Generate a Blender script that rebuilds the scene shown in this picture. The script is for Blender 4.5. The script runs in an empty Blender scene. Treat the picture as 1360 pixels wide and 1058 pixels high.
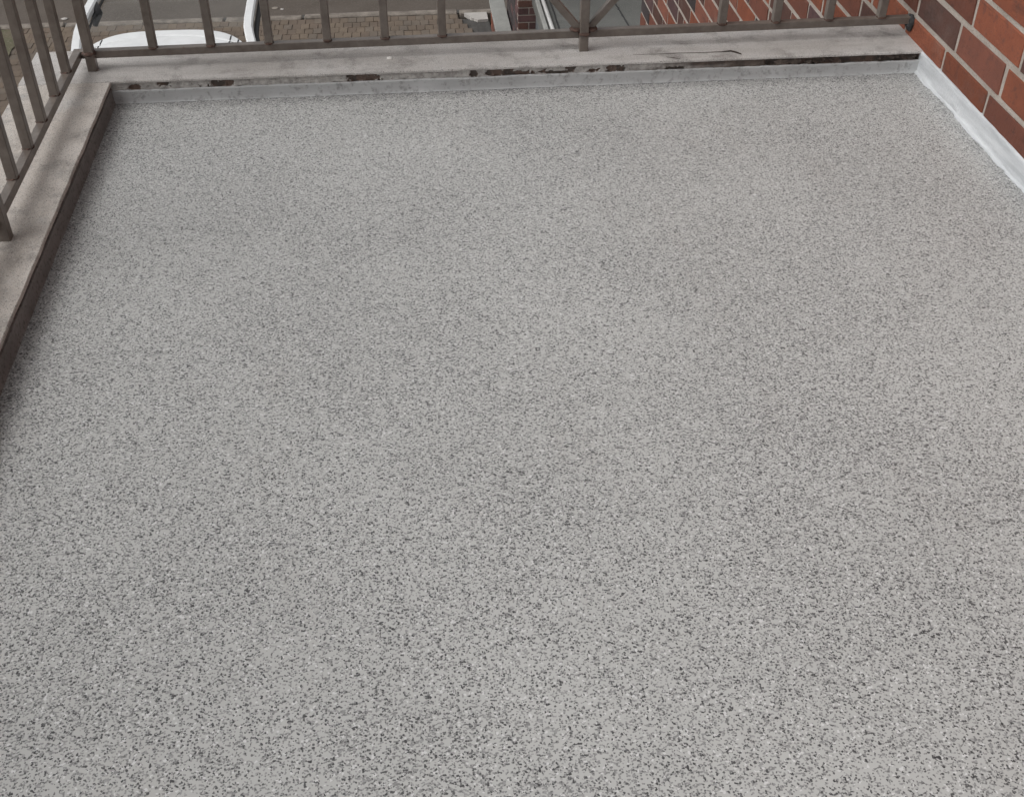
import bpy, bmesh, math, random
from mathutils import Vector, Matrix, noise
R = math.radians
random.seed(7)
scene = bpy.context.scene
COL = scene.collection

# ------------------------------------------------------------------ camera
F_PX, PITCH, ROLL, YAW, CAM_H = 1519.3, 0.684, 0.002, 0.097, 1.2126
cy, sy, cp, sp = math.cos(YAW), math.sin(YAW), math.cos(PITCH), math.sin(PITCH)
FW = Vector((sy * cp, cy * cp, -sp)); R0 = Vector((cy, -sy, 0)); U0 = R0.cross(FW)
RT = R0 * math.cos(ROLL) + U0 * math.sin(ROLL); UP = U0 * math.cos(ROLL) - R0 * math.sin(ROLL)
cam_d = bpy.data.cameras.new('camera'); cam = bpy.data.objects.new('camera', cam_d); COL.objects.link(cam)
cam_d.sensor_fit = 'HORIZONTAL'; cam_d.sensor_width = 36; cam_d.lens = 36 * F_PX / 1360
cam_d.clip_start = 0.05; cam_d.clip_end = 2000
m = Matrix((RT, UP, -FW)).transposed().to_4x4(); m.translation = Vector((0, 0, CAM_H)); cam.matrix_world = m
scene.camera = cam
def project(p):
    d = Vector(p) - Vector((0, 0, CAM_H)); z = d.dot(FW)
    if z < 0.05: return (-9999, -9999)
    return (680 + F_PX * d.dot(RT) / z, 529 - F_PX * d.dot(UP) / z)

# ------------------------------------------------------------------ sky, sun, exposure
SUN_EL, SUN_AZ = R(48), R(-104)      # azimuth from +y towards +x
w = bpy.data.worlds.new('World'); scene.world = w; w.use_nodes = True
nt = w.node_tree; nt.nodes.clear()
sky = nt.nodes.new('ShaderNodeTexSky'); sky.sky_type = 'NISHITA'; sky.sun_disc = False
sky.sun_elevation = SUN_EL; sky.sun_rotation = SUN_AZ; sky.air_density = 1.0; sky.dust_density = 4.0
hs = nt.nodes.new('ShaderNodeHueSaturation'); hs.inputs['Saturation'].default_value = 0.08
bg = nt.nodes.new('ShaderNodeBackground'); bg.inputs['Strength'].default_value = 0.12
wo = nt.nodes.new('ShaderNodeOutputWorld')
nt.links.new(sky.outputs[0], hs.inputs['Color']); nt.links.new(hs.outputs[0], bg.inputs[0]); nt.links.new(bg.outputs[0], wo.inputs[0])
sl = bpy.data.lights.new('sun', 'SUN'); sl.energy = 0.6; sl.angle = R(46); sl.color = (1, 0.988, 0.968)
so = bpy.data.objects.new('sun', sl); COL.objects.link(so)
sd = Vector((math.sin(SUN_AZ) * math.cos(SUN_EL), math.cos(SUN_AZ) * math.cos(SUN_EL), math.sin(SUN_EL)))
so.rotation_euler = sd.to_track_quat('Z', 'Y').to_euler(); so.location = sd * 30
vs = scene.view_settings
vs.view_transform = 'Standard'; vs.look = 'None'; vs.gamma = 1; vs.use_curve_mapping = False; vs.exposure = 0.24

# ------------------------------------------------------------------ material helpers
def srgb(r, g, b):
    return tuple(((c / 255) / 12.92 if c / 255 <= 0.04045 else ((c / 255 + 0.055) / 1.055) ** 2.4) for c in (r, g, b))
class NT:
    def __init__(s, name):
        s.m = bpy.data.materials.new(name); s.m.use_nodes = True; s.t = s.m.node_tree; s.t.nodes.clear()
        s.out = s.n('ShaderNodeOutputMaterial'); s.b = s.n('ShaderNodeBsdfPrincipled'); s.l(s.b.outputs[0], s.out.inputs[0])
        s.pos = s.n('ShaderNodeNewGeometry').outputs['Position']
    def n(s, k): return s.t.nodes.new(k)
    def l(s, a, b): s.t.links.new(a, b)
    def noise(s, scale, detail=4, rough=.55, vec=None, dist=0):
        n = s.n('ShaderNodeTexNoise'); n.inputs['Scale'].default_value = scale; n.inputs['Detail'].default_value = detail
        n.inputs['Roughness'].default_value = rough; n.inputs['Distortion'].default_value = dist
        s.l(vec or s.pos, n.inputs['Vector']); return n.outputs['Fac']
    def scaled(s, v, vec=None):
        n = s.n('ShaderNodeVectorMath'); n.operation = 'MULTIPLY'; n.inputs[1].default_value = v; s.l(vec or s.pos, n.inputs[0]); return n.outputs[0]
    def math(s, op, a, b=None, c=None, clamp=False):
        n = s.n('ShaderNodeMath'); n.operation = op; n.use_clamp = clamp
        for i, v in enumerate((a, b, c)):
            if v is None: continue
            if isinstance(v, (int, float)): n.inputs[i].default_value = v
            else: s.l(v, n.inputs[i])
        return n.outputs[0]
    def ramp(s, fac, stops):
        n = s.n('ShaderNodeValToRGB'); e = n.color_ramp.elements
        while len(e) < len(stops): e.new(0.5)
        for el, (p, c) in zip(e, stops):
            el.position = p; el.color = (c if isinstance(c, (tuple, list)) else (c, c, c)) + ((1,) if not isinstance(c, (tuple, list)) or len(c) == 3 else ())
        s.l(fac, n.inputs[0]); return n.outputs[0]
    def step(s, fac, a, b): return s.ramp(fac, [(a, 0.0), (b, 1.0)])
    def mix(s, fac, a, b, mode='MIX'):
        n = s.n('ShaderNodeMix'); n.data_type = 'RGBA'; n.blend_type = mode
        for i, v in ((0, fac), (6, a), (7, b)):
            if isinstance(v, (int, float)): n.inputs[i].default_value = v
            elif isinstance(v, tuple): n.inputs[i].default_value = v + (1,)
            else: s.l(v, n.inputs[i])
        return n.outputs[2]
    def fin(s, col, rough=.7, bump=None, bd=.002, bs=.5, spec=.4, metal=0):
        if isinstance(col, tuple): s.b.inputs['Base Color'].default_value = col + (1,)
        else: s.l(col, s.b.inputs['Base Color'])
        if isinstance(rough, (int, float)): s.b.inputs['Roughness'].default_value = rough
        else: s.l(rough, s.b.inputs['Roughness'])
        s.b.inputs['Specular IOR Level'].default_value = spec; s.b.inputs['Metallic'].default_value = metal
        if bump is not None:
            n = s.n('ShaderNodeBump'); n.inputs['Distance'].default_value = bd; n.inputs['Strength'].default_value = bs
            s.l(bump, n.inputs['Height']); s.l(n.outputs[0], s.b.inputs['Normal'])
        return s.m
def rough_mat(name, c1, c2, scale, rough=.8, fine=0, finec=None, bd=.002, spec=.3, stretch=None, lo=.35, hi=.65):
    t = NT(name); vec = t.scaled(stretch) if stretch else None
    f = t.step(t.noise(scale, 6, .6, vec), lo, hi); c = t.mix(f, c1, c2)
    b = t.noise(scale * 6, 5, .65)
    if fine:
        g = t.noise(fine, 3, .7); c = t.mix(t.step(g, .52, .68), c, finec); b = g
    return t.fin(c, rough, b, bd, .6, spec)

# ------------------------------------------------------------------ materials
def floor_material():
    t = NT('flake floor coating')
    base = t.mix(t.step(t.noise(1.6, 4, .6), .35, .65), (.505, .508, .492), (.55, .553, .537))
    warp = t.n('ShaderNodeTexNoise'); warp.inputs['Scale'].default_value = 260; warp.inputs['Detail'].default_value = 2; t.l(t.pos, warp.inputs['Vector'])
    def vec(amp, off):
        a = t.n('ShaderNodeVectorMath'); a.operation = 'MULTIPLY_ADD'; a.inputs[1].default_value = (amp, amp, 0); t.l(warp.outputs['Color'], a.inputs[0]); t.l(t.pos, a.inputs[2])
        b = t.n('ShaderNodeVectorMath'); b.operation = 'ADD'; b.inputs[1].default_value = off; t.l(a.outputs[0], b.inputs[0]); return b.outputs[0]
    def flakes(scale, amp, off, rad, cells):
        v = t.n('ShaderNodeTexVoronoi'); v.voronoi_dimensions = '2D'; v.inputs['Scale'].default_value = scale; v.inputs['Randomness'].default_value = 1
        t.l(vec(amp, off), v.inputs['Vector'])
        sep = t.n('ShaderNodeSeparateColor'); t.l(v.outputs['Color'], sep.inputs[0])
        return sep.outputs[0], sep.outputs[1], v.outputs['Distance']
    sx = t.n('ShaderNodeSeparateXYZ'); t.l(t.pos, sx.inputs[0])
    def near(v, a, b, wd):                              # contact shade painted along an edge, with denser dark chips
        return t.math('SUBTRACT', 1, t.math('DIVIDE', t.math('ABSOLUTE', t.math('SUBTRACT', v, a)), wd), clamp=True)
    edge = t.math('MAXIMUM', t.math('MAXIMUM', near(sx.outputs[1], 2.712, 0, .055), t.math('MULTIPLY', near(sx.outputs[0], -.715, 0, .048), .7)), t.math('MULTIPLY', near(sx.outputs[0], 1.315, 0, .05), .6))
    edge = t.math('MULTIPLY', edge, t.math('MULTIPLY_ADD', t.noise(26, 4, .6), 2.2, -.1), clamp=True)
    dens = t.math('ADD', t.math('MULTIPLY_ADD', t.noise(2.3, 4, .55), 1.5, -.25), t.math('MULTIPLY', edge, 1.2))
    stain = t.step(t.noise(4.2, 6, .68, t.scaled((1.5, .55, 1))), .56, .78)
    base = t.mix(t.math('MULTIPLY', stain, .45), base, (.40, .375, .35))
    base = t.mix(t.math('MULTIPLY', t.step(t.noise(7, 5, .6, t.scaled((.5, 1.6, 1))), .60, .75), .4), base, (.56, .56, .55))
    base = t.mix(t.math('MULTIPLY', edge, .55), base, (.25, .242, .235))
    col = base
    # small faint grey chips
    r1, g1, d1 = flakes(430, .003, (3.1, 7.7, 0), 0, 0)
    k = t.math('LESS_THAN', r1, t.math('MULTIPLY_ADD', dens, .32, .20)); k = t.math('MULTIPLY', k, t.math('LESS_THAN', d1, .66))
    col = t.mix(k, col, t.ramp(g1, [(0, (.22, .22, .218)), (.5, (.30, .30, .296)), (1, (.38, .38, .375))]))
    # pale chips
    r2, g2, d2 = flakes(300, .006, (9.3, 1.7, 0), 0, 0)
    k = t.math('MULTIPLY', t.math('LESS_THAN', r2, .055), t.math('LESS_THAN', d2, .55)); col = t.mix(k, col, (.68, .68, .675))
    # dark chips
    r3, g3, d3 = flakes(365, .0034, (5.3, 2.9, 0), 0, 0)
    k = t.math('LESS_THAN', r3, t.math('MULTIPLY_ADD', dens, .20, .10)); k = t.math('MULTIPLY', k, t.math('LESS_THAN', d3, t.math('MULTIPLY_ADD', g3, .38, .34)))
    col = t.mix(k, col, t.ramp(g3, [(0, (.19, .19, .188)), (.55, (.12, .12, .12)), (1, (.05, .05, .052))]))
    rg = t.math('MULTIPLY_ADD', t.noise(3, 4), .2, .30)
    return t.fin(col, rg, t.noise(160, 3), .0006, .35, .5)
M = {}
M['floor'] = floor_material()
def coping_material(name, tint, rough_dir):
    t = NT(name)
    st = t.noise(3.2, 7, .66, t.scaled(rough_dir)); st2 = t.noise(14, 6, .65); gr = t.noise(420, 2, .6)
    c = t.mix(t.step(st, .34, .74), tuple(.58 * x for x in tint), tuple(.36 * x for x in (tint[0], tint[1] * .95, tint[2] * .9)))
    c = t.mix(t.step(st2, .50, .72), c, tuple(.235 * x for x in (1, .93, .87)))
    c = t.mix(t.step(t.noise(5.5, 5, .6, t.scaled((1.3, .9, 1))), .60, .74), c, tuple(.53 * x for x in (1, .98, .95)))
    c = t.mix(t.step(gr, .56, .66), c, (.16, .15, .14)); c = t.mix(t.step(t.noise(380, 2), .6, .68), c, (.6, .58, .55))
    return t.fin(c, .75, t.noise(180, 4), .0012, .5, .3)
M['coping_far'] = coping_material('cast stone far', (.98, .95, .92), (.55, 3.2, 1))
M['coping_left'] = coping_material('cast stone left', (1.02, .945, .87), (3.2, .5, 1))
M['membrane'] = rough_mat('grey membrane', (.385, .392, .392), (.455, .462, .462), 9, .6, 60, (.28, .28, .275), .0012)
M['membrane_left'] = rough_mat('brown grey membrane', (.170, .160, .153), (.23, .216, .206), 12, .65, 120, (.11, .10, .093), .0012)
M['sealant'] = rough_mat('white sealant', (.46, .475, .49), (.66, .675, .69), 22, .5, 0, None, .005, .3, (1.5, .16, 2.2))
def mortar_face_material():
    t = NT('broken mortar edge')
    a = t.n('ShaderNodeAttribute'); a.attribute_name = 'hole'
    d = t.n('ShaderNodeAttribute'); d.attribute_name = 'dirt'
    clean = t.mix(t.step(t.noise(60, 5, .65), .4, .62), (.50, .485, .46), (.33, .315, .30))
    clean = t.mix(t.step(t.noise(150, 4, .65, t.scaled((.6, 1, 1))), .60, .68), clean, (.12, .105, .095))
    dirty = t.mix(t.step(t.noise(45, 5, .65), .4, .6), (.13, .105, .09), (.075, .062, .055))
    c = t.mix(d.outputs['Fac'], clean, dirty)
    inner = t.mix(t.step(t.noise(30, 4, .6), .48, .56), (.125, .108, .096), (.20, .15, .125))
    c = t.mix(t.step(a.outputs['Fac'], .25, .5), c, inner)
    return t.fin(c, .9, t.noise(300, 4), .002, .7, .2)
M['mortar_face'] = mortar_face_material()
def rail_material():
    t = NT('weathered brown paint')
    c = t.mix(t.step(t.noise(28, 6, .65), .38, .66), (.122, .101, .086), (.18, .155, .135))
    r = t.step(t.noise(55, 6, .7), .64, .72); c = t.mix(r, c, (.12, .058, .040))
    return t.fin(c, t.math('MULTIPLY_ADD', r, .35, .29), t.noise(160, 5, .7), .0008, .5, .5)
M['rail'] = rail_material()
M['rust'] = rough_mat('rusty weld', (.07, .048, .040), (.11, .064, .050), 90, .8, 0, None, .002)
def brick_material(name, c1, c2, dark):
    t = NT(name)
    oi = t.n('ShaderNodeObjectInfo')
    v = t.n('ShaderNodeVectorMath'); v.operation = 'MULTIPLY_ADD'; t.l(oi.outputs['Random'], v.inputs[0]); v.inputs[1].default_value = (31, 17, 23); t.l(t.pos, v.inputs[2])
    c = t.mix(t.step(t.noise(11, 5, .6, v.outputs[0]), .33, .67), c1, c2)
    c = t.mix(t.step(t.noise(34, 6, .7, v.outputs[0]), .55, .72), c, dark)
    c = t.mix(t.math('MULTIPLY', t.step(t.noise(5, 7, .72), .56, .76), .55), c, (.24, .19, .165))
    c = t.mix(t.math('MULTIPLY', t.step(t.noise(9, 6, .7, t.scaled((1, .5, 2.2))), .56, .70), .6), c, (.055, .042, .038))
    c = t.mix(t.step(t.noise(230, 3, .6), .63, .70), c, dark)
    hv = t.n('ShaderNodeHueSaturation'); t.l(c, hv.inputs['Color']); t.l(t.math('MULTIPLY_ADD', oi.outputs['Random'], .42, .62), hv.inputs['Value'])
    return t.fin(hv.outputs[0], .85, t.noise(95, 7, .75), .006, .9, .2)
BR = [brick_material('brick orange', (.335, .112, .064), (.27, .093, .056), (.17, .075, .058)),
      brick_material('brick red', (.240, .092, .063), (.195, .080, .058), (.13, .066, .055)),
      brick_material('brick brown', (.165, .085, .068), (.135, .074, .062), (.10, .060, .052)),
      brick_material('brick purple', (.155, .088, .085), (.125, .075, .075), (.08, .055, .055)),
      brick_material('brick charcoal', (.085, .070, .070), (.065, .055, .056), (.045, .04, .04))]
M['mortar'] = rough_mat('wall mortar', (.46, .41, .365), (.35, .305, .265), 14, .9, 190, (.27, .235, .21), .006)
M['concrete'] = rough_mat('slab concrete', (.30, .29, .27), (.24, .23, .215), 3, .9, 200, (.2, .19, .18))
M['asphalt'] = rough_mat('street asphalt', (.090, .074, .061), (.116, .097, .082), 1.6, .9, 45, (.14, .118, .1), .004)
M['sand'] = rough_mat('sandy joint filling', (.12, .097, .076), (.155, .125, .098), 6, .95, 60, (.08, .07, .06))
M['soil'] = rough_mat('dark soil', (.07, .066, .062), (.10, .095, .09), 5, .95, 70, (.05, .045, .04))
M['verge'] = rough_mat('dry verge', (.13, .11, .075), (.10, .10, .06), 4, .95, 25, (.20, .175, .13), .01)
PV = [rough_mat('paver tan', (.190, .148, .110), (.135, .105, .08), 2.2, .9, 150, (.14, .11, .09)),
      rough_mat('paver brown', (.170, .128, .098), (.125, .097, .076), 2.2, .9, 150, (.12, .10, .08)),
      rough_mat('paver grey', (.178, .143, .112), (.13, .106, .086), 2.2, .9, 150, (.12, .105, .09))]
M['kerb'] = rough_mat('kerb stone', (.30, .262, .225), (.15, .128, .108), 7, .9, 120, (.12, .11, .1))
M['slab_white'] = rough_mat('pale concrete', (.52, .49, .46), (.42, .395, .37), 6, .9, 140, (.34, .32, .3))
M['wall_coping'] = rough_mat('grey green coping', (.33, .33, .312), (.27, .27, .256), 5, .9, 150, (.22, .22, .2))
def roof_material():
    t = NT('grey roofing felt')
    c = t.mix(t.step(t.noise(1.3, 6, .65), .36, .66), (.105, .106, .100), (.14, .140, .132))
    c = t.mix(t.step(t.noise(7, 5, .65), .55, .75), c, (.10, .105, .095)); c = t.mix(t.step(t.noise(110, 3), .56, .66), c, (.2, .2, .19))
    return t.fin(c, .9, t.noise(150, 3), .002, .5, .25)
M['felt'] = roof_material()
M['seam'] = rough_mat('tar seam', (.03, .03, .032), (.05, .05, .05), 30, .6)
M['cladding'] = rough_mat('slate cladding', (.10, .108, .115), (.135, .142, .148), 4, .6, 0, None, .001)
def plain(name, c, rough=.4, metal=0, spec=.5):
    t = NT(name); n = t.noise(7, 5, .6); c2 = t.mix(t.step(n, .35, .7), c, tuple(x * .88 for x in c)); return t.fin(c2, rough, None, spec=spec, metal=metal)
M['white_paint'] = plain('white car paint', (.80, .81, .81), .25)
M['pipe'] = plain('white plastic pipe', (.78, .77, .75), .35)
M['black'] = plain('black rubber', (.018, .018, .019), .6)
M['dark'] = plain('dark interior', (.03, .03, .032), .8)
M['chrome'] = plain('wheel metal', (.5, .5, .5), .35, .9)
M['red_lens'] = plain('red lens', (.35, .02, .015), .2)
M['twig'] = rough_mat('dark twig', (.045, .035, .028), (.07, .055, .045), 60, .8)
M['chip'] = plain('pale paint chip', (.78, .76, .72), .6)
def glass_material():
    t = NT('window glass'); tr = t.n('ShaderNodeBsdfTransparent'); tr.inputs[0].default_value = (.97, .975, .97, 1)
    gl = t.n('ShaderNodeBsdfGlossy'); gl.inputs['Roughness'].default_value = .02; mf = .05
    mx = t.n('ShaderNodeMixShader'); mx.inputs[0].default_value = mf; t.l(tr.outputs[0], mx.inputs[1]); t.l(gl.outputs[0], mx.inputs[2]); t.l(mx.outputs[0], t.out.inputs[0]); return t.m
M['glass'] = glass_material()
M['tint'] = plain('tinted glass', (.02, .022, .024), .06)

# ------------------------------------------------------------------ object helpers
def link(name, me, parent=None, loc=None):
    o = bpy.data.objects.new(name, me); COL.objects.link(o)
    if parent: o.parent = parent
    if loc is not None: o.location = loc
    return o
def tag(o, label=None, cat=None, group=None, kind=None):
    for k, v in (('label', label), ('category', cat), ('group', group), ('kind', kind)):
        if v: o[k] = v
    return o
def empty(name, loc=(0, 0, 0)):
    o = link(name, None, None, loc); o.empty_display_size = .1; return o
def mesh_of(bm, mats, smooth=False):
    me = bpy.data.meshes.new('mesh'); bm.normal_update(); bm.to_mesh(me); bm.free()
    for q in (mats if isinstance(mats, (list, tuple)) else [mats]): me.materials.append(q)
    if smooth: me.polygons.foreach_set('use_smooth', [True] * len(me.polygons))
    return me
def add_box(bm, lo, hi, bev=0, mi=0, mat=None):
    r = bmesh.ops.create_cube(bm, size=1); vs_ = r['verts']; lo = Vector(lo); hi = Vector(hi)
    for v in vs_: v.co = Vector([(a + b) / 2 + c * (b - a) for a, b, c in zip(lo, hi, v.co)])
    fs = {f for v in vs_ for f in v.link_faces}
    for f in fs: f.material_index = mi
    if bev:
        es = list({e for v in vs_ for e in v.link_edges})
        q = bmesh.ops.bevel(bm, geom=es, offset=bev, segments=1, affect='EDGES', profile=.5)
        vs_ = list({v for f in q['faces'] for v in f.verts})
        for f in q['faces']: f.material_index = mi
    if mat is not None: bmesh.ops.transform(bm, matrix=mat, verts=vs_)
    return vs_
def box_mesh(lo, hi, mats, bev=0):
    bm = bmesh.new(); add_box(bm, lo, hi, bev); return mesh_of(bm, mats)
def beam(bm, a, b, w, h, bev=0, up=(0, 0, 1)):
    a = Vector(a); b = Vector(b); z = (b - a); L = z.length; z.normalize(); x = Vector(up).cross(z)
    if x.length < 1e-4: x = Vector((1, 0, 0))
    x.normalize(); y = z.cross(x); mt = Matrix((x, y, z)).transposed().to_4x4(); mt.translation = (a + b) / 2
    return add_box(bm, (-w / 2, -h / 2, -L / 2), (w / 2, h / 2, L / 2), bev, mat=mt)
def tube(bm, pts, rad, seg=8):
    pts = [Vector(q) for q in pts]; rings = []
    for i, q in enumerate(pts):
        d = (pts[min(i + 1, len(pts) - 1)] - pts[max(i - 1, 0)]).normalized(); x = d.cross(Vector((0, 0, 1)))
        if x.length < 1e-3: x = Vector((1, 0, 0))
        x.normalize(); y = d.cross(x); r = rad[i] if isinstance(rad, (list, tuple)) else rad
        rings.append([bm.verts.new(q + (x * math.cos(k * 2 * math.pi / seg) + y * math.sin(k * 2 * math.pi / seg)) * r) for k in range(seg)])
    for a, b in zip(rings, rings[1:]):
        for k in range(seg): bm.faces.new((a[k], a[(k + 1) % seg], b[(k + 1) % seg], b[k]))
    bm.faces.new(list(reversed(rings[0]))); bm.faces.new(rings[-1])
def grid_mesh(nu, nv, fn, mats, smooth=True, attrs=None):
    vs_, fs = [], []; at = {k: [] for k in (attrs or [])}
    for i in range(nu + 1):
        for j in range(nv + 1):
            r = fn(i / nu, j / nv)
            if attrs:
                vs_.append(r[0])
                for k, v in zip(attrs, r[1:]): at[k].append(v)
            else: vs_.append(r)
    for i in range(nu):
        for j in range(nv):
            a = i * (nv + 1) + j; fs.append((a, a + nv + 1, a + nv + 2, a + 1))
    me = bpy.data.meshes.new('mesh'); me.from_pydata(vs_, [], fs); me.update()
    for k, v in at.items():
        q = me.attributes.new(k, 'FLOAT', 'POINT'); q.data.foreach_set('value', v)
    me.materials.append(mats)
    if smooth: me.polygons.foreach_set('use_smooth', [True] * len(me.polygons))
    return me
def nz(x, y=0, z=0): return noise.noise(Vector((x, y, z)))

# ------------------------------------------------------------------ setting: balcony
XL, XR, YF, ZC = -.715, 1.318, 2.711, .055          # inner edges and coping height
Y0 = -.75                                            # back of the balcony
ZG = -4.3
o = link('balcony_slab', box_mesh((-.90, Y0, -.20), (XR + .003, 2.885, -.003), M['concrete'])); tag(o, kind='structure')
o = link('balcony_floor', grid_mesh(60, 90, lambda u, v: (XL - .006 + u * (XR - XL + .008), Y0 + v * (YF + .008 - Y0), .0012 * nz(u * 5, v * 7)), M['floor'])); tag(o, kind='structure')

# far parapet
par = empty('low_parapet', (.3, 2.81, 0)); tag(par, 'low far parapet with pale stone coping, chipped mortar edge and grey membrane strip', 'parapet')
def P(o, parent):
    o.parent = parent; o.matrix_parent_inverse = Matrix.Translation(-Vector(parent.location)); return o
def slab_fn(x0, x1, y0, y1, zt, zb, axis):
    bm = bmesh.new()
    n = 90; L = (x1 - x0) if axis == 'x' else (y1 - y0); prof = []
    for i in range(n + 1):
        s = i / n; jit = .0016 * nz(s * L * 28, 3.3 + x0, zt) + .001 * nz(s * L * 75, 1.1, y0)
        if axis == 'x': X = x0 + s * (x1 - x0); ring = [(X, y0 + jit, zb), (X, y0 + jit * .7 + .0004, zt - .002), (X, y0 + jit + .002, zt), (X, y1 - .002, zt), (X, y1, zt - .002), (X, y1, zb)]
        else: Y = y0 + s * (y1 - y0); ring = [(x1 + jit, Y, zb), (x1 + jit * .7 - .0004, Y, zt - .002), (x1 + jit - .002, Y, zt), (x0 + .002, Y, zt), (x0, Y, zt - .002), (x0, Y, zb)]
        prof.append([bm.verts.new(q) for q in ring])
    for a, b in zip(prof, prof[1:]):
        for k in range(6): bm.faces.new((a[k], a[(k + 1) % 6], b[(k + 1) % 6], b[k]))
    bm.faces.new(prof[0]); bm.faces.new(list(reversed(prof[-1]))); bmesh.ops.recalc_face_normals(bm, faces=bm.faces)
    return bm
P(link('coping', mesh_of(slab_fn(-.932, XR + .002, YF, 2.912, ZC, ZC - .006, 'x'), M['coping_far'])), par)
P(link('parapet_core', box_mesh((-.91, YF + .030, -.001), (XR + .002, 2.89, ZC - .007), M['concrete'])), par)
def pxx(px): return -.713 + (px - 148) / (1222 - 148) * 2.025
CH = [(166, 184, .1, .8, .8), (202, 226, .45, 1, .9), (268, 303, .1, .95, 1), (300, 345, .0, .3, .7), (355, 395, 0, .25, .6), (428, 447, 0, .3, .6), (447, 494, .05, 1, 1.1), (520, 563, 0, .3, .7),
      (609, 621, .1, 1, 1), (628, 671, .3, 1, 1), (640, 706, .1, .7, 1), (700, 750, .2, .55, .9), (736, 752, .3, 1, .8), (768, 782, .1, .6, 1), (790, 819, .15, .9, 1), (868, 899, .1, .6, .8), (1008, 1024, .1, 1, 1), (1053, 1230, .1, 1.05, 1)]
def face_far(u, v):
    x = XL - .004 + u * (XR - XL + .006); z = .0225 + v * .027; h = 0
    for a, b, z0, z1, d in CH:
        xa, xb = pxx(a), pxx(b); c = (xa + xb) / 2; hw = (xb - xa) / 2
        k = 1 - ((abs(x - c) / hw) ** 1.7); zc = (z0 + z1) / 2; zw = (z1 - z0) / 2; k = min(k, 1 - (abs(v - zc) / zw) ** 2) + 1.0 * nz(x * 60, v * 2.6, a) + .6 * nz(x * 170, v * 5, a)
        h = max(h, min(1, max(0, (k - .12) * 2.2)) * d)
    dirt = min(1, max(0, (x - .50) * 3 + .5 * nz(x * 22, v * 2)))
    y = YF + .003 + (.007 if x < .9 else .014) * h + .0016 * nz(x * 90, v * 4, 2) + .001 * nz(x * 260, v * 9, 5)
    return (x, y, z), h, dirt
P(link('mortar_edge', grid_mesh(1500, 14, face_far, M['mortar_face'], True, ['hole', 'dirt'])), par)
def memb_far(u, v):
    x = XL - .004 + u * (XR - XL + .004); top = .0305 + .0016 * nz(x * 9, 1) + .0012 * nz(x * 40, 2)
    sec = [(-.005, .0008), (-.003, .0022), (-.001, .008), (.0005, .02), (.001, 1), (.006, 1.02)]
    i = min(int(v * 5), 4); f = v * 5 - i; a, b = sec[i], sec[i + 1]
    zz = [(c[1] if c[1] < .5 else top * c[1]) for c in (a, b)]
    return (x, YF - .003 + a[0] + (b[0] - a[0]) * f + .0014 * nz(x * 16, v, 4) + .0012 * nz(x * 4, 0, 9), zz[0] + (zz[1] - zz[0]) * f)
P(link('membrane_strip', grid_mesh(420, 20, memb_far, M['membrane'])), par)

# left parapet
parl = empty('low_parapet', (-.82, 1.0, 0)); tag(parl, 'low side parapet with stained brownish stone coping running towards the house', 'parapet')
P(link('coping', mesh_of(slab_fn(-.932, XL + .001, Y0, YF - .0025, ZC - .001, ZC - .008, 'y'), M['coping_left'])), parl)
P(link('parapet_core', box_mesh((-.91, Y0 + .002, -.0012), (XL - .016, YF - .004, ZC - .009), M['concrete'])), parl)
def face_left(u, v):
    y = Y0 + .002 + u * (YF - Y0 - .001); z = .030 + v * .0165; k = nz(y * 6, v * .8, 3) + .5 * nz(y * 19, v * 2, 1); h = max(0, min(1, (k - .05) * 3)) * (1 - v * .2)
    return (XL - .0025 - .008 * h - .001 * nz(y * 90, v * 5), y, z), h, .75
P(link('mortar_edge', grid_mesh(900, 8, face_left, M['mortar_face'], True, ['hole', 'dirt'])), parl)
def memb_left(u, v):
    y = Y0 + .002 + u * (YF - Y0 - .003); top = .037 + .002 * nz(y * 7, 1) + .0012 * nz(y * 35, 2)
    sec = [(.004, .0008), (.0025, .0022), (.0012, .008), (.0005, .02), (0, 1), (-.006, 1.02)]
    i = min(int(v * 5), 4); f = v * 5 - i; a, b = sec[i], sec[i + 1]; zz = [(c[1] if c[1] < .5 else top * c[1]) for c in (a, b)]
    return (XL + a[0] + (b[0] - a[0]) * f + .0012 * nz(y * 14, v, 7), y, zz[0] + (zz[1] - zz[0]) * f)
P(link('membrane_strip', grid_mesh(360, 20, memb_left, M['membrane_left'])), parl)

# white sealing strip along the house wall
def seal(u, v):
    y = Y0 + .01 + u * (YF - .004 - Y0); wob = .006 * nz(y * 7, 5) + .004 * nz(y * 31, 2) + .0022 * nz(y * 85, 8); top = .0535 + .0009 * nz(y * 30, 3)
    foot = .013 + wob
    sec = [(foot, .0005), (foot * .92, .004 + .001 * nz(y * 60, 1)), (foot * .62, .0062), (.0072, .013), (.0062, .03), (.005, .05), (.003, top / .0535 * .0535), (-.002, top + .0004)]
    n = len(sec) - 1; i = min(int(v * n), n - 1); f = v * n - i; a, b = sec[i], sec[i + 1]
    return (XR - (a[0] + (b[0] - a[0]) * f) - .0016 * nz(y * 20, v * 4, 6) - .0012 * nz(y * 60 + v * 14, v * 9, 2), y, a[1] + (b[1] - a[1]) * f)
o = link('sealing_strip', grid_mesh(700, 28, seal, M['sealant'])); tag(o, 'white sealing strip with ragged foot along the base of the brick wall', 'sealing strip')

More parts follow.
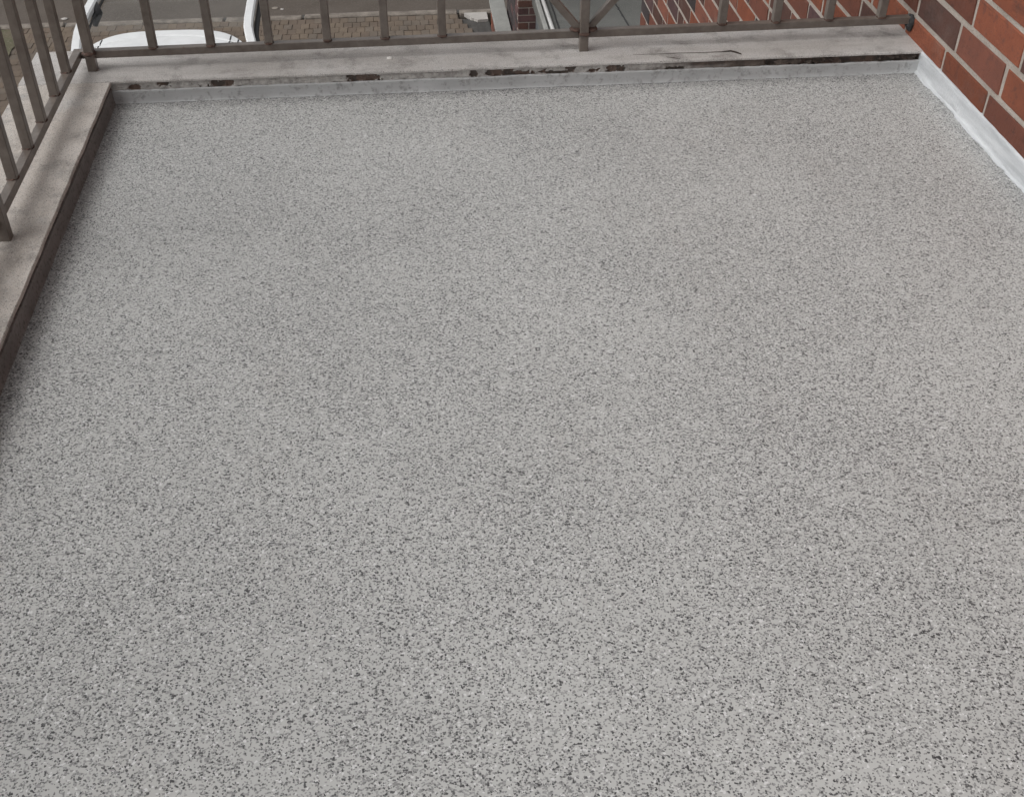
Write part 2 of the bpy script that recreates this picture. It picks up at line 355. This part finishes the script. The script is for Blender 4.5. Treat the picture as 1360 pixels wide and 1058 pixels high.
# ------------------------------------------------------------------ railing
rl = empty('balcony_railing', (-.1, 2.795, ZC)); tag(rl, 'brown painted metal railing with square bars and a diagonal braced panel', 'railing')
RY, RX, ZB, ZT, TOP = 2.796, -.799, .083, .102, .95
def rp(name, bm, mat='rail', parent=rl): return P(link(name, mesh_of(bm, M[mat])), parent)
def beam_part(name, a, b, w, h, bev=.0015, mat='rail', up=(0, 0, 1)):
    bm = bmesh.new(); beam(bm, a, b, w, h, bev, up); return rp(name, bm, mat)
beam_part('bottom_rail', (RX - .0101, RY, (ZB + ZT) / 2), (XR + .001, RY + .022, (ZB + ZT) / 2 + .005), .020, ZT - ZB)
beam_part('bottom_rail', (RX, Y0 + .01, (ZB + ZT) / 2), (RX, RY - .0102, (ZB + ZT) / 2), .020, ZT - ZB)
beam_part('top_rail', (RX - .0201, RY, TOP + .01), (XR + .001, RY, TOP + .01), .045, .020)
beam_part('top_rail', (RX, Y0 + .01, TOP + .01), (RX, RY - .0227, TOP + .01), .045, .020)
bar_me = None
def weld(x, y, z, s=.013):
    bm = bmesh.new(); bmesh.ops.create_icosphere(bm, subdivisions=2, radius=1)
    for v in bm.verts: v.co = Vector((x, y, z)) + Vector((v.co.x * s, v.co.y * s, v.co.z * s * .35)) * (1 + .3 * nz(v.co.x * 3 + x * 40, v.co.y * 3, v.co.z * 3))
    return rp('weld', bm, 'rust')
def tilt(x): return .005 * (x - RX) / (XR - RX)
far_x = [-.616, -.476, -.334, -.191, -.048, .095, .811, .953, 1.092, 1.232]
for x in far_x:
    yy = RY + .022 * (x - RX) / (XR - RX); z = ZT + tilt(x)
    beam_part('bar', (x, yy, z), (x, RY, TOP), .020, .020, up=(0, 1, 0)); weld(x, yy - .002, z)
for i, y in enumerate([2.668, 2.541, 2.407, 2.280, 2.147, 2.022] + [1.89 - .13 * k for k in range(19)]):
    beam_part('bar', (RX, y, ZT), (RX, y, TOP), .020, .020, up=(0, 1, 0))
    if i < 7: weld(RX, y, ZT)
for x, y in ((-.768, RY - .010), (.453, RY + .002)):
    beam_part('post', (x, y, ZC - .003), (x, y, TOP), .0225, .0225, up=(0, 1, 0)); weld(x, y - .003, ZT - .003, .0165)
for y in (1.992, .78, -.43): beam_part('post', (RX + .011, y, ZC - .003), (RX + .011, y, TOP), .0225, .0225, up=(0, 1, 0))
bm = bmesh.new(); bmesh.ops.create_icosphere(bm, subdivisions=3, radius=1)
for v in bm.verts: v.co = Vector((XR - .003, RY + .020, ZB + .006)) + Vector((v.co.x * .012, v.co.y * .019, v.co.z * .021)) * (1 + .35 * nz(v.co.x * 2.5, v.co.y * 2.5, v.co.z * 2.5))
rp('wall_anchor', bm, 'seam')
# diagonals of the braced panel
ym = RY + .012
for s in (-1, 1):
    xe = .453 + s * .345
    beam_part('diagonal_brace', (.453 + s * .012, ym, ZT + .006), (xe, ym, ZT + .39), .018, .018, up=(0, 1, 0))
    beam_part('diagonal_brace', (xe, ym, ZT + .43), (.453 + s * .012, ym, TOP - .01), .018, .018, up=(0, 1, 0))
    weld(.453 + s * .020, ym - .004, ZT + .006, .016)

# ------------------------------------------------------------------ house wall with bricks
house = empty('brick_house', (3.2, 2.6, ZG)); tag(house, 'house with tall red and purple brick wall rising beside the balcony floor', 'house')
HY1, HTOP, CZ = 6.186, 3.1, .0833
P(link('wall', box_mesh((XR + .0030, -2.2, ZG), (6.2, HY1 - .004, HTOP), M['mortar'])), house)
BL, BH, JT = .2365, .0700, .0138
bcache = {}
def brick_mesh(L, mi, var):
    k = (round(L, 3), mi, var)
    if k not in bcache:
        bm = bmesh.new(); vs_ = add_box(bm, (0, 0, 0), (.055, L, BH), .0022); rr = random.Random(str(k))
        for v in vs_: v.co += Vector((rr.uniform(-.0010, .0010), rr.uniform(-.0022, .0022), rr.uniform(-.0020, .0020)))
        bcache[k] = mesh_of(bm, BR[mi])
    return bcache[k]
fixed = {0: 2.591, 1: 2.545, 2: 2.495, 3: 2.316, -7: 4.82, -8: 5.0, -9: 5.27, -11: 5.71}
order = []
rb = random.Random(21)
for c in range(-53, 36):
    z0 = .0268 + CZ * c + .0068; off = fixed.get(c, rb.uniform(0, .25)); y = off - .25 * math.ceil((off + 2.2) / .25)
    header = set(); yy = y; ys = []
    while yy < HY1:
        L = BL
        if rb.random() < .16 and not (c in fixed and abs(yy - fixed[c]) < .3): L = BL / 2 - JT / 2
        ys.append((yy, L)); yy += L + JT
    for yy, L in ys:
        a, b = yy + JT / 2, yy + JT / 2 + L
        a = max(a, -2.2); b = min(b, HY1)
        if b - a < .03: continue
        r = rb.random(); mid = (a + b) / 2
        wts = (.31, .36, .15, .12, .06)
        if z0 < .15 and mid < 3.2 and z0 > -.1: wts = (.20, .55, .22, .03, 0)
        acc = 0
        for mi, q in enumerate(wts):
            acc += q
            if r < acc: break
        px, py = project((XR, mid, z0 + BH / 2))
        hid = (mid < 2.86 and z0 < -.02)
        order.append((a, b, z0, mi, (-60 < px < 1440 and -70 < py < 330 and not hid), mid))
order.sort(key=lambda q: (not q[4], q[5]))
stuff = bmesh.new(); nb = 0
for a, b, z0, mi, vis, mid in order:
    if vis and nb < 300:
        nb += 1; pr = random.uniform(-.0012, .0016)
        me = brick_mesh(b - a, mi, nb % 3) if abs(b - a - BL) < .002 else brick_mesh(b - a, mi, 0)
        o = link('brick', me, house, (XR + pr - 3.2, a - 2.6, z0 - ZG)); o.rotation_euler = (random.uniform(-.004, .004), 0, random.uniform(-.004, .004))
    else: add_box(stuff, (XR + random.uniform(-.001, .0015), a, z0), (XR + .03, b, z0 + BH), 0, mi)
o = P(link('brick_field', mesh_of(stuff, BR)), house); tag(o, kind='stuff')

# ------------------------------------------------------------------ street level
o = link('ground', box_mesh((-120, -60, ZG - .30), (120, 160, ZG - .16), M['sand'])); tag(o, kind='structure')
o = link('road', box_mesh((-110, 14.80, ZG - .158), (110, 150, ZG - .07), M['asphalt'])); tag(o, kind='structure')
pav = empty('pavement', (0, 13, ZG)); tag(pav, kind='structure')
P(link('bedding', box_mesh((-40, 7.0, ZG - .157), (.71, 14.645, ZG - .012), M['sand'])), pav)
P(link('driveway', box_mesh((-40, -40, ZG - .156), (40, 6.998, ZG - .004), M['asphalt'])), pav)
pme = []
for i in range(6):
    bm = bmesh.new(); vs_ = add_box(bm, (-.052, -.0795, -.06), (.052, .0795, 0), .004)
    for v in vs_: v.co += Vector((random.uniform(-.002, .002), random.uniform(-.002, .002), random.uniform(-.003, .002)))
    pme.append(mesh_of(bm, PV[i % 3]))
pstuff = bmesh.new(); npv = 0
for ix in range(-62, 10):
    for iy in range(0, 44):
        x = ix * .108 + (.054 if iy % 2 else 0); y = 14.56 - iy * .164
        if y < 7.1: continue
        edge = .80 + .09 * nz(y * 4.1, 3) - max(0, y - 14.3) * .35
        if x > edge: continue
        zz = ZG + random.uniform(-.004, .003); px, py = project((x, y, ZG))
        if -1.95 < x and py < 70 and npv < 300:
            npv += 1; o = link('paver', random.choice(pme), pav, (x, y - 13, zz - ZG)); o.rotation_euler = (random.uniform(-.02, .02), random.uniform(-.02, .02), random.uniform(-.03, .03))
        else: add_box(pstuff, (x - .052, y - .0795, zz - .06), (x + .052, y + .0795, zz), 0, random.randrange(3))
o = P(link('paver_field', mesh_of(pstuff, PV)), pav); tag(o, kind='stuff')
o = link('planting_bed', grid_mesh(30, 40, lambda u, v: (.70 + u * .40, 7.1 + v * 7.4, ZG - .022 + .012 * nz(u * 9, v * 22)), M['soil'])); tag(o, kind='structure')
kb = empty('kerb', (0, 14.72, ZG)); tag(kb, kind='structure')
kme = []
for i in range(4):
    bm = bmesh.new(); vs_ = add_box(bm, (-.485, -.065, -.15), (.485, .065, .012), .012)
    for v in vs_: v.co += Vector((random.uniform(-.004, .004), random.uniform(-.004, .006), random.uniform(-.006, .006)))
    kme.append(mesh_of(bm, M['kerb']))
for i in range(-14, 16): o = link('kerb_stone', kme[i % 4], kb, (i * 1.0 + .22, random.uniform(-.008, .008), random.uniform(-.008, .004)))
gut = P(link('gutter', box_mesh((-30, 14.815, ZG - .07), (30, 14.93, ZG - .052), M['soil'], .004)), kb)
# pale slab
bm = bmesh.new(); pts = [(.775, 14.60), (.80, 14.79 - .15), (1.075, 14.64), (1.08, 14.43), (.93, 14.42), (.87, 14.48), (.83, 14.54)]
pts = [(.79, 14.64), (1.082, 14.645), (1.085, 14.40), (.95, 14.385), (.905, 14.44), (.87, 14.455), (.85, 14.53)]
a = [bm.verts.new((x, y, ZG + .012)) for x, y in reversed(pts)]; b = [bm.verts.new((x, y, ZG - .04)) for x, y in reversed(pts)]
bm.faces.new(a); bm.faces.new(list(reversed(b)))
for i in range(len(a)): bm.faces.new((a[i], b[i], b[(i + 1) % len(a)], a[(i + 1) % len(a)]))
bmesh.ops.recalc_face_normals(bm, faces=bm.faces)
o = link('concrete_slab', mesh_of(bm, M['slab_white'])); tag(o, 'broken pale concrete slab at the kerb beside the low brick wall', 'slab')
o = link('grass_verge', grid_mesh(40, 60, lambda u, v: (-7.5 + u * 2.75 + .1 * nz(v * 9, 2), 11.8 + v * 2.8, ZG + .008 + .022 * abs(nz(u * 14, v * 16)) ), M['verge'])); tag(o, 'dry patchy verge beside the kerb', None, None, 'stuff')
# loose stones on the road
for x, y, s_, mt_, lb in ((-4.38, 15.11, .045, 'slab_white', 'flat pale stone on the asphalt beyond the dry verge'), (-1.68, 15.24, .05, 'kerb', 'larger of two flat stones on the asphalt beside the raised tailgate'),
                     (-1.585, 15.20, .03, 'slab_white', 'smaller whiter of two flat stones on the asphalt beside the tailgate')):
    bm = bmesh.new(); bmesh.ops.create_icosphere(bm, subdivisions=2, radius=1)
    for v in bm.verts: v.co = Vector((v.co.x * s_, v.co.y * s_ * .8, v.co.z * s_ * .22)) * (1 + .4 * nz(v.co.x * 2 + x * 9, v.co.y * 2, v.co.z * 2))
    o = link('stone', mesh_of(bm, M[mt_], True), None, (x, y, ZG - .07 + s_ * .12)); tag(o, lb, 'stone', 'loose stones on the asphalt')

# ------------------------------------------------------------------ low garden wall
gw = empty('garden_wall', (1.17, 11.5, ZG)); tag(gw, 'low red brick garden wall topped with grey green concrete coping', 'wall')
P(link('wall_core', box_mesh((1.102, 9.0, ZG - .15), (1.238, 14.1, ZG + .312), M['mortar'])), gw)
gm = {}
rg = random.Random(5)
for c in range(4):
    y = 9.0 + (.125 if c % 2 else 0)
    while y < 14.05:
        L = min(.2385, 14.098 - y); k = (round(L, 3), rg.choice((0, 1, 1, 2)))
        if k not in gm: bm = bmesh.new(); add_box(bm, (0, 0, 0), (.148, L, .0665), .003); gm[k] = mesh_of(bm, BR[k[1]])
        if y > 12.2: P(link('brick', gm[k], None, (1.0965, y, ZG + .006 + c * .0765)), gw)
        y += .25
y = 9.0
for L in (1.0, 1.0, 1.0, 1.0, 1.12):
    P(link('coping_stone', box_mesh((1.078, y, ZG + .3125), (1.262, y + L - .006, ZG + .362), M['wall_coping'], .005)), gw); y += L

# ------------------------------------------------------------------ brick shed behind, and flat roofed garage
sh = empty('brick_shed', (1.6, 13.2, ZG)); tag(sh, 'dark red brick shed standing between the garden wall and the flat roofed garage', 'shed')
SY = 12.54
P(link('wall', box_mesh((1.284, SY + .005, ZG - .15), (3.4, 13.9, -2.6), M['mortar'])), sh)
P(link('roof', box_mesh((1.21, SY - .05, -2.598), (3.5, 13.98, -2.53), M['felt'], .006)), sh)
rs = random.Random(3)
for c in range(20):
    x = 1.281 - (.125 if c % 2 else 0); z = ZG + .006 + c * .0833
    while x < 1.9:
        a = max(x, 1.281); b = min(x + .2385, 1.9)
        if b - a > .04:
            mi = rs.choice((2, 2, 3)); bm = bmesh.new(); add_box(bm, (a, SY, z), (b, SY + .05, z + .0715), .003); P(link('brick', mesh_of(bm, BR[mi])), sh)
        x += .25
    y = SY + .0535 + (0 if c % 2 else .065)
    while y < 13.85 and c < 20:
        b = min(y + .2385, 13.9)
        bm = bmesh.new(); add_box(bm, (1.280, y, z), (1.33, b, z + .0715), .003); P(link('brick', mesh_of(bm, BR[rs.choice((3, 4, 4))])), sh)
        y += .25
ga = empty('garage', (2.8, 10.0, ZG)); tag(ga, 'garage with flat grey felt roof, slate cladding and white edge pipe', 'garage')
GZ = -3.30
P(link('wall', box_mesh((1.50, 7.2, ZG - .15), (4.6, SY - .006, GZ - .122), M['concrete'])), ga)
for i in range(6):
    P(link('cladding_board', box_mesh((1.478, 7.2, ZG + .01 + i * .145), (1.4985, SY - .008, ZG + .01 + i * .145 + .137), M['cladding'], .004)), ga)
rf = P(link('roof', box_mesh((1.432, 7.0, GZ - .12), (4.7, SY - .004, GZ), M['felt'], .004)), ga)
P(link('edge_kerb', box_mesh((1.436, 7.0, GZ + .0005), (1.482, SY - .005, GZ + .03), M['wall_coping'], .006)), ga)
bm = bmesh.new(); tube(bm, [(1.535, 7.05, GZ + .032), (1.53, 9.2, GZ + .032), (1.515, 12.5, GZ + .032)], .021, 12); P(link('pipe', mesh_of(bm, M['pipe'], True)), ga)
def upz(px, py, z):
    d = FW + RT * ((px - 680) / F_PX) - UP * ((py - 529) / F_PX); t = (z - CAM_H) / d.z; return Vector((0, 0, CAM_H)) + d * t
q0, q1 = upz(817, 5, GZ), upz(838, 40, GZ); n = 26
bm = bmesh.new(); tube(bm, [q0.lerp(q1, i / n) + Vector((.012 * nz(i * .9, 3), 0, .002)) for i in range(n + 1)], [.007 + .006 * abs(nz(i * 1.3, 7)) for i in range(n + 1)], 6)
P(link('roof_seam', mesh_of(bm, M['seam'])), ga)
bm = bmesh.new(); tube(bm, [(1.600 + .008 * nz(i * .7, 1), 8 + i * .15, GZ + .001) for i in range(31)], [.008 + .006 * abs(nz(i * .9, 5)) for i in range(31)], 6)
P(link('roof_seam', mesh_of(bm, M['seam'])), ga)

# ------------------------------------------------------------------ white van with raised tailgate
VX, VZ = -1.828, ZG
van = empty('parked_van', (VX, 6.6, VZ)); tag(van, 'white van parked below the balcony with its tailgate raised', 'van')
half = [(.80, .32), (.86, .42), (.88, .75), (.875, 1.05), (.83, 1.35), (.755, 1.72), (.715, 1.90), (.690, 2.0), (.655, 2.055), (.60, 2.082), (.45, 2.094), (.25, 2.099), (0, 2.10)]
secs = [(4.25, .72, .80), (4.32, .86, .90), (4.6, 1.02, .96), (5.25, 1.16, 1), (5.45, 1.25, 1), (6.1, 1.98, 1), (6.45, 2.08, 1), (7.2, 2.1, 1), (8.0, 2.1, 1), (8.58, 2.1, 1)]
bm = bmesh.new(); rings = []
for y, h, ws in secs:
    row = []
    for x, z in half: zz = z if z < .6 else .6 + (z - .6) * (h - .6) / 1.5; row.append((x * ws, zz))
    full = [(-x, z) for x, z in row] + [(x, z) for x, z in reversed(row[:-1])]
    rings.append([bm.verts.new((VX + x, y, VZ + z)) for x, z in full])
for a, b in zip(rings, rings[1:]):
    for k in range(len(a) - 1): bm.faces.new((a[k], b[k], b[k + 1], a[k + 1]))
    bm.faces.new((a[-1], b[-1], b[0], a[0]))
bm.faces.new(rings[0]); bmesh.ops.recalc_face_normals(bm, faces=bm.faces)
P(link('body', mesh_of(bm, M['white_paint'], True)), van)
# rear end of the roof, rounded in plan, with a shallow swage line
def plan(x):                                        # rear edge of the roof
    return 8.985 - .40 * (abs(x) / .665) ** 4.2
def roof_fn(u, v):
    x = (u * 2 - 1) * .655; y = 8.578 + (plan(x) - 8.578) * v; e = abs(x) / .665
    z = 2.104 - .04 * e ** 6 - .022 * e * e - .004 * v - .035 * max(0, v - .90) / .10
    g = (y - (8.83 - .20 * e * e)) / .014; z -= .014 * math.exp(-g * g) + .006 * (g > 0)
    return (VX + x, y, VZ + z)
P(link('roof_end', grid_mesh(90, 80, roof_fn, M['white_paint'])), van)
P(link('cargo_floor', box_mesh((VX - .78, 6.3, VZ + .40), (VX + .78, 8.56, VZ + .46), M['dark'])), van)
P(link('bumper', box_mesh((VX - .84, 8.50, VZ + .30), (VX + .84, 8.66, VZ + .52), M['black'], .03)), van)
for s in (-1, 1):
    l = P(link('tail_light', box_mesh((VX + s * .80 - .03, 8.56, VZ + .8), (VX + s * .80 + .03, 8.60, VZ + 1.25), M['red_lens'], .01)), van)
    for dx, v0, v1 in ((-.030, .05, .92), (.030, .05, .92)):
        bm = bmesh.new(); u_ = ((s * .52 + dx) / .655 + 1) / 2; tube(bm, [roof_fn(u_, v0 + (v1 - v0) * k_ / 8) for k_ in range(9)], .0055, 6); P(link('hinge_gap', mesh_of(bm, M['dark'])), van)
    bm = bmesh.new(); tube(bm, [roof_fn(((s * .52 + q_) / .655 + 1) / 2, .45) for q_ in (-.03, 0, .03)], .005, 6); P(link('hinge_gap', mesh_of(bm, M['dark'])), van)
    P(link('side_window', box_mesh((VX + s * .79 - .09, 5.75, VZ + 1.25), (VX + s * .79 + .02, 6.75, VZ + 1.6), M['tint'], .01)), van)
    bm = bmesh.new(); add_box(bm, (VX + s * .98 - .09, 5.55, VZ + 1.12), (VX + s * .98 + .09, 5.65, VZ + 1.36), .03); P(link('mirror', mesh_of(bm, M['black'])), van)
    for y in (5.0, 7.9):
        bm = bmesh.new(); bmesh.ops.create_cone(bm, cap_ends=True, segments=28, radius1=.32, radius2=.32, depth=.2)
        bmesh.ops.transform(bm, matrix=Matrix.Translation((VX + s * .79, y, VZ + .32)) @ Matrix.Rotation(R(90), 4, 'Y'), verts=bm.verts)
        bmesh.ops.bevel(bm, geom=[e for e in bm.edges if len(e.link_faces) == 2 and e.calc_face_angle() > 1], offset=.03, segments=2, affect='EDGES')
        wh = P(link('wheel', mesh_of(bm, M['black'], False)), van)
        bm = bmesh.new(); bmesh.ops.create_cone(bm, cap_ends=True, segments=24, radius1=.2, radius2=.17, depth=.03)
        bmesh.ops.transform(bm, matrix=Matrix.Translation((VX + s * .895, y, VZ + .32)) @ Matrix.Rotation(R(90) * s, 4, 'Y'), verts=bm.verts)
        r_ = link('rim', mesh_of(bm, M['chrome']), wh); r_.matrix_parent_inverse = wh.matrix_world.inverted() if False else Matrix.Identity(4)
P(link('windscreen', mesh_of((lambda b_: (b_.faces.new([b_.verts.new(q) for q in ((VX - .70, 5.50, VZ + 1.32), (VX + .70, 5.50, VZ + 1.32), (VX + .62, 6.05, VZ + 1.96), (VX - .62, 6.05, VZ + 1.96))]), b_)[1])(bmesh.new()), M['tint'])), van)
P(link('roof_aerial', box_mesh((-1.915, 8.585, VZ + 2.098), (-1.895, 8.615, VZ + 2.122), M['black'], .004)), van)
# tailgate: window frame arms, glass and lower panel, swung up level with the roof
tg = empty('tailgate', (0, 0, 0)); P(tg, van)
def tgp(o):
    o.parent = tg; o.matrix_parent_inverse = Matrix.Identity(4); return o
def Q(x, y, z): return (x, y, VZ + z)
def arm(side):
    if side > 0: c = [(-1.150, 8.52, 2.045), (-1.163, 8.66, 2.066), (-1.190, 8.80, 2.082), (-1.214, 8.95, 2.093), (-1.221, 9.10, 2.10), (-1.224, 9.30, 2.108), (-1.226, 9.60, 2.118), (-1.225, 9.85, 2.122)]
    else: c = [(-2.475, 8.52, 2.03), (-2.485, 8.66, 2.06), (-2.500, 8.80, 2.08), (-2.515, 8.95, 2.092), (-2.523, 9.10, 2.10), (-2.525, 9.30, 2.108), (-2.515, 9.60, 2.118), (-2.510, 9.85, 2.122)]
    bm = bmesh.new(); rr = []
    for i, q in enumerate(c):
        wd = .036
        ring = [(-wd, -.03), (-wd, .010), (-wd + .008, .018), (wd - .012, .018), (wd, .006), (wd, -.03), (0, -.04)]
        rr.append([bm.verts.new(Q(q[0] + a_, q[1], q[2] + b_)) for a_, b_ in ring])
    for a_, b_ in zip(rr, rr[1:]):
        for k in range(7): bm.faces.new((a_[k], a_[(k + 1) % 7], b_[(k + 1) % 7], b_[k]))
    bm.faces.new(rr[0]); bm.faces.new(list(reversed(rr[-1]))); bmesh.ops.recalc_face_normals(bm, faces=bm.faces)
    tgp(link('window_frame', mesh_of(bm, M['white_paint'])))
    bm = bmesh.new(); tube(bm, [Q(q[0] + .05, q[1] + .01, q[2] - (.075 if side > 0 else .04)) for q in c[1:]], .022 if side > 0 else .010, 8); tgp(link('gasket', mesh_of(bm, M['black'], True)))
arm(1); arm(-1)
bm = bmesh.new(); add_box(bm, Q(-2.50, 9.80, 2.03), Q(-1.26, 10.40, 2.14), .03); tgp(link('lower_panel', mesh_of(bm, M['white_paint'])))
bm = bmesh.new(); add_box(bm, Q(-2.495, 9.02, 2.068), Q(-1.275, 9.795, 2.073)); tgp(link('window_pane', mesh_of(bm, M['glass'])))
bm = bmesh.new(); tube(bm, [Q(-2.50, 9.55, 2.10), Q(-2.47, 9.45, 2.06), Q(-2.48, 9.35, 2.0)], [.03, .045, .02], 8); tgp(link('latch', mesh_of(bm, M['black'], True)))

# ------------------------------------------------------------------ small things on the coping
ZK = ZC + .0005
bm = bmesh.new(); pts = [(.575, 2.7515), (.63, 2.7490), (.69, 2.7502), (.75, 2.7478), (.80, 2.7486), (.826, 2.7520), (.838, 2.742), (.848, 2.730)]
tube(bm, [(x, y, ZK + .002) for x, y in pts], [.0004, .0006, .0006, .0007, .0008, .0018, .0020, .0010], 7)
o = link('twig', mesh_of(bm, M['twig'])); tag(o, 'long thin dark twig with thick end lying on the far coping', 'twig')
bm = bmesh.new(); tube(bm, [(.655, 2.731, ZK + .001), (.672, 2.7245, ZK + .0012), (.688, 2.7155, ZK + .001)], [.0004, .0008, .0004], 6)
o = link('twig', mesh_of(bm, M['twig'])); tag(o, 'short dark twig at the front edge of the far coping', 'twig')
bm = bmesh.new(); pts = [(-.006, -.007), (.006, -.006), (.0065, .006), (.001, .009), (-.006, .005)]
a = [bm.verts.new((x, y, .0022)) for x, y in pts]; b = [bm.verts.new((x, y, 0)) for x, y in pts]; bm.faces.new(a); bm.faces.new(list(reversed(b)))
for i in range(5): bm.faces.new((a[i], b[i], b[(i + 1) % 5], a[(i + 1) % 5]))
bmesh.ops.recalc_face_normals(bm, faces=bm.faces)
o = link('paint_chip', mesh_of(bm, M['chip']), None, (-.041, 2.787, ZC + .0003)); tag(o, 'tiny pale paint chip on the far coping below a railing bar', 'paint chip')
bpy.context.view_layer.update()
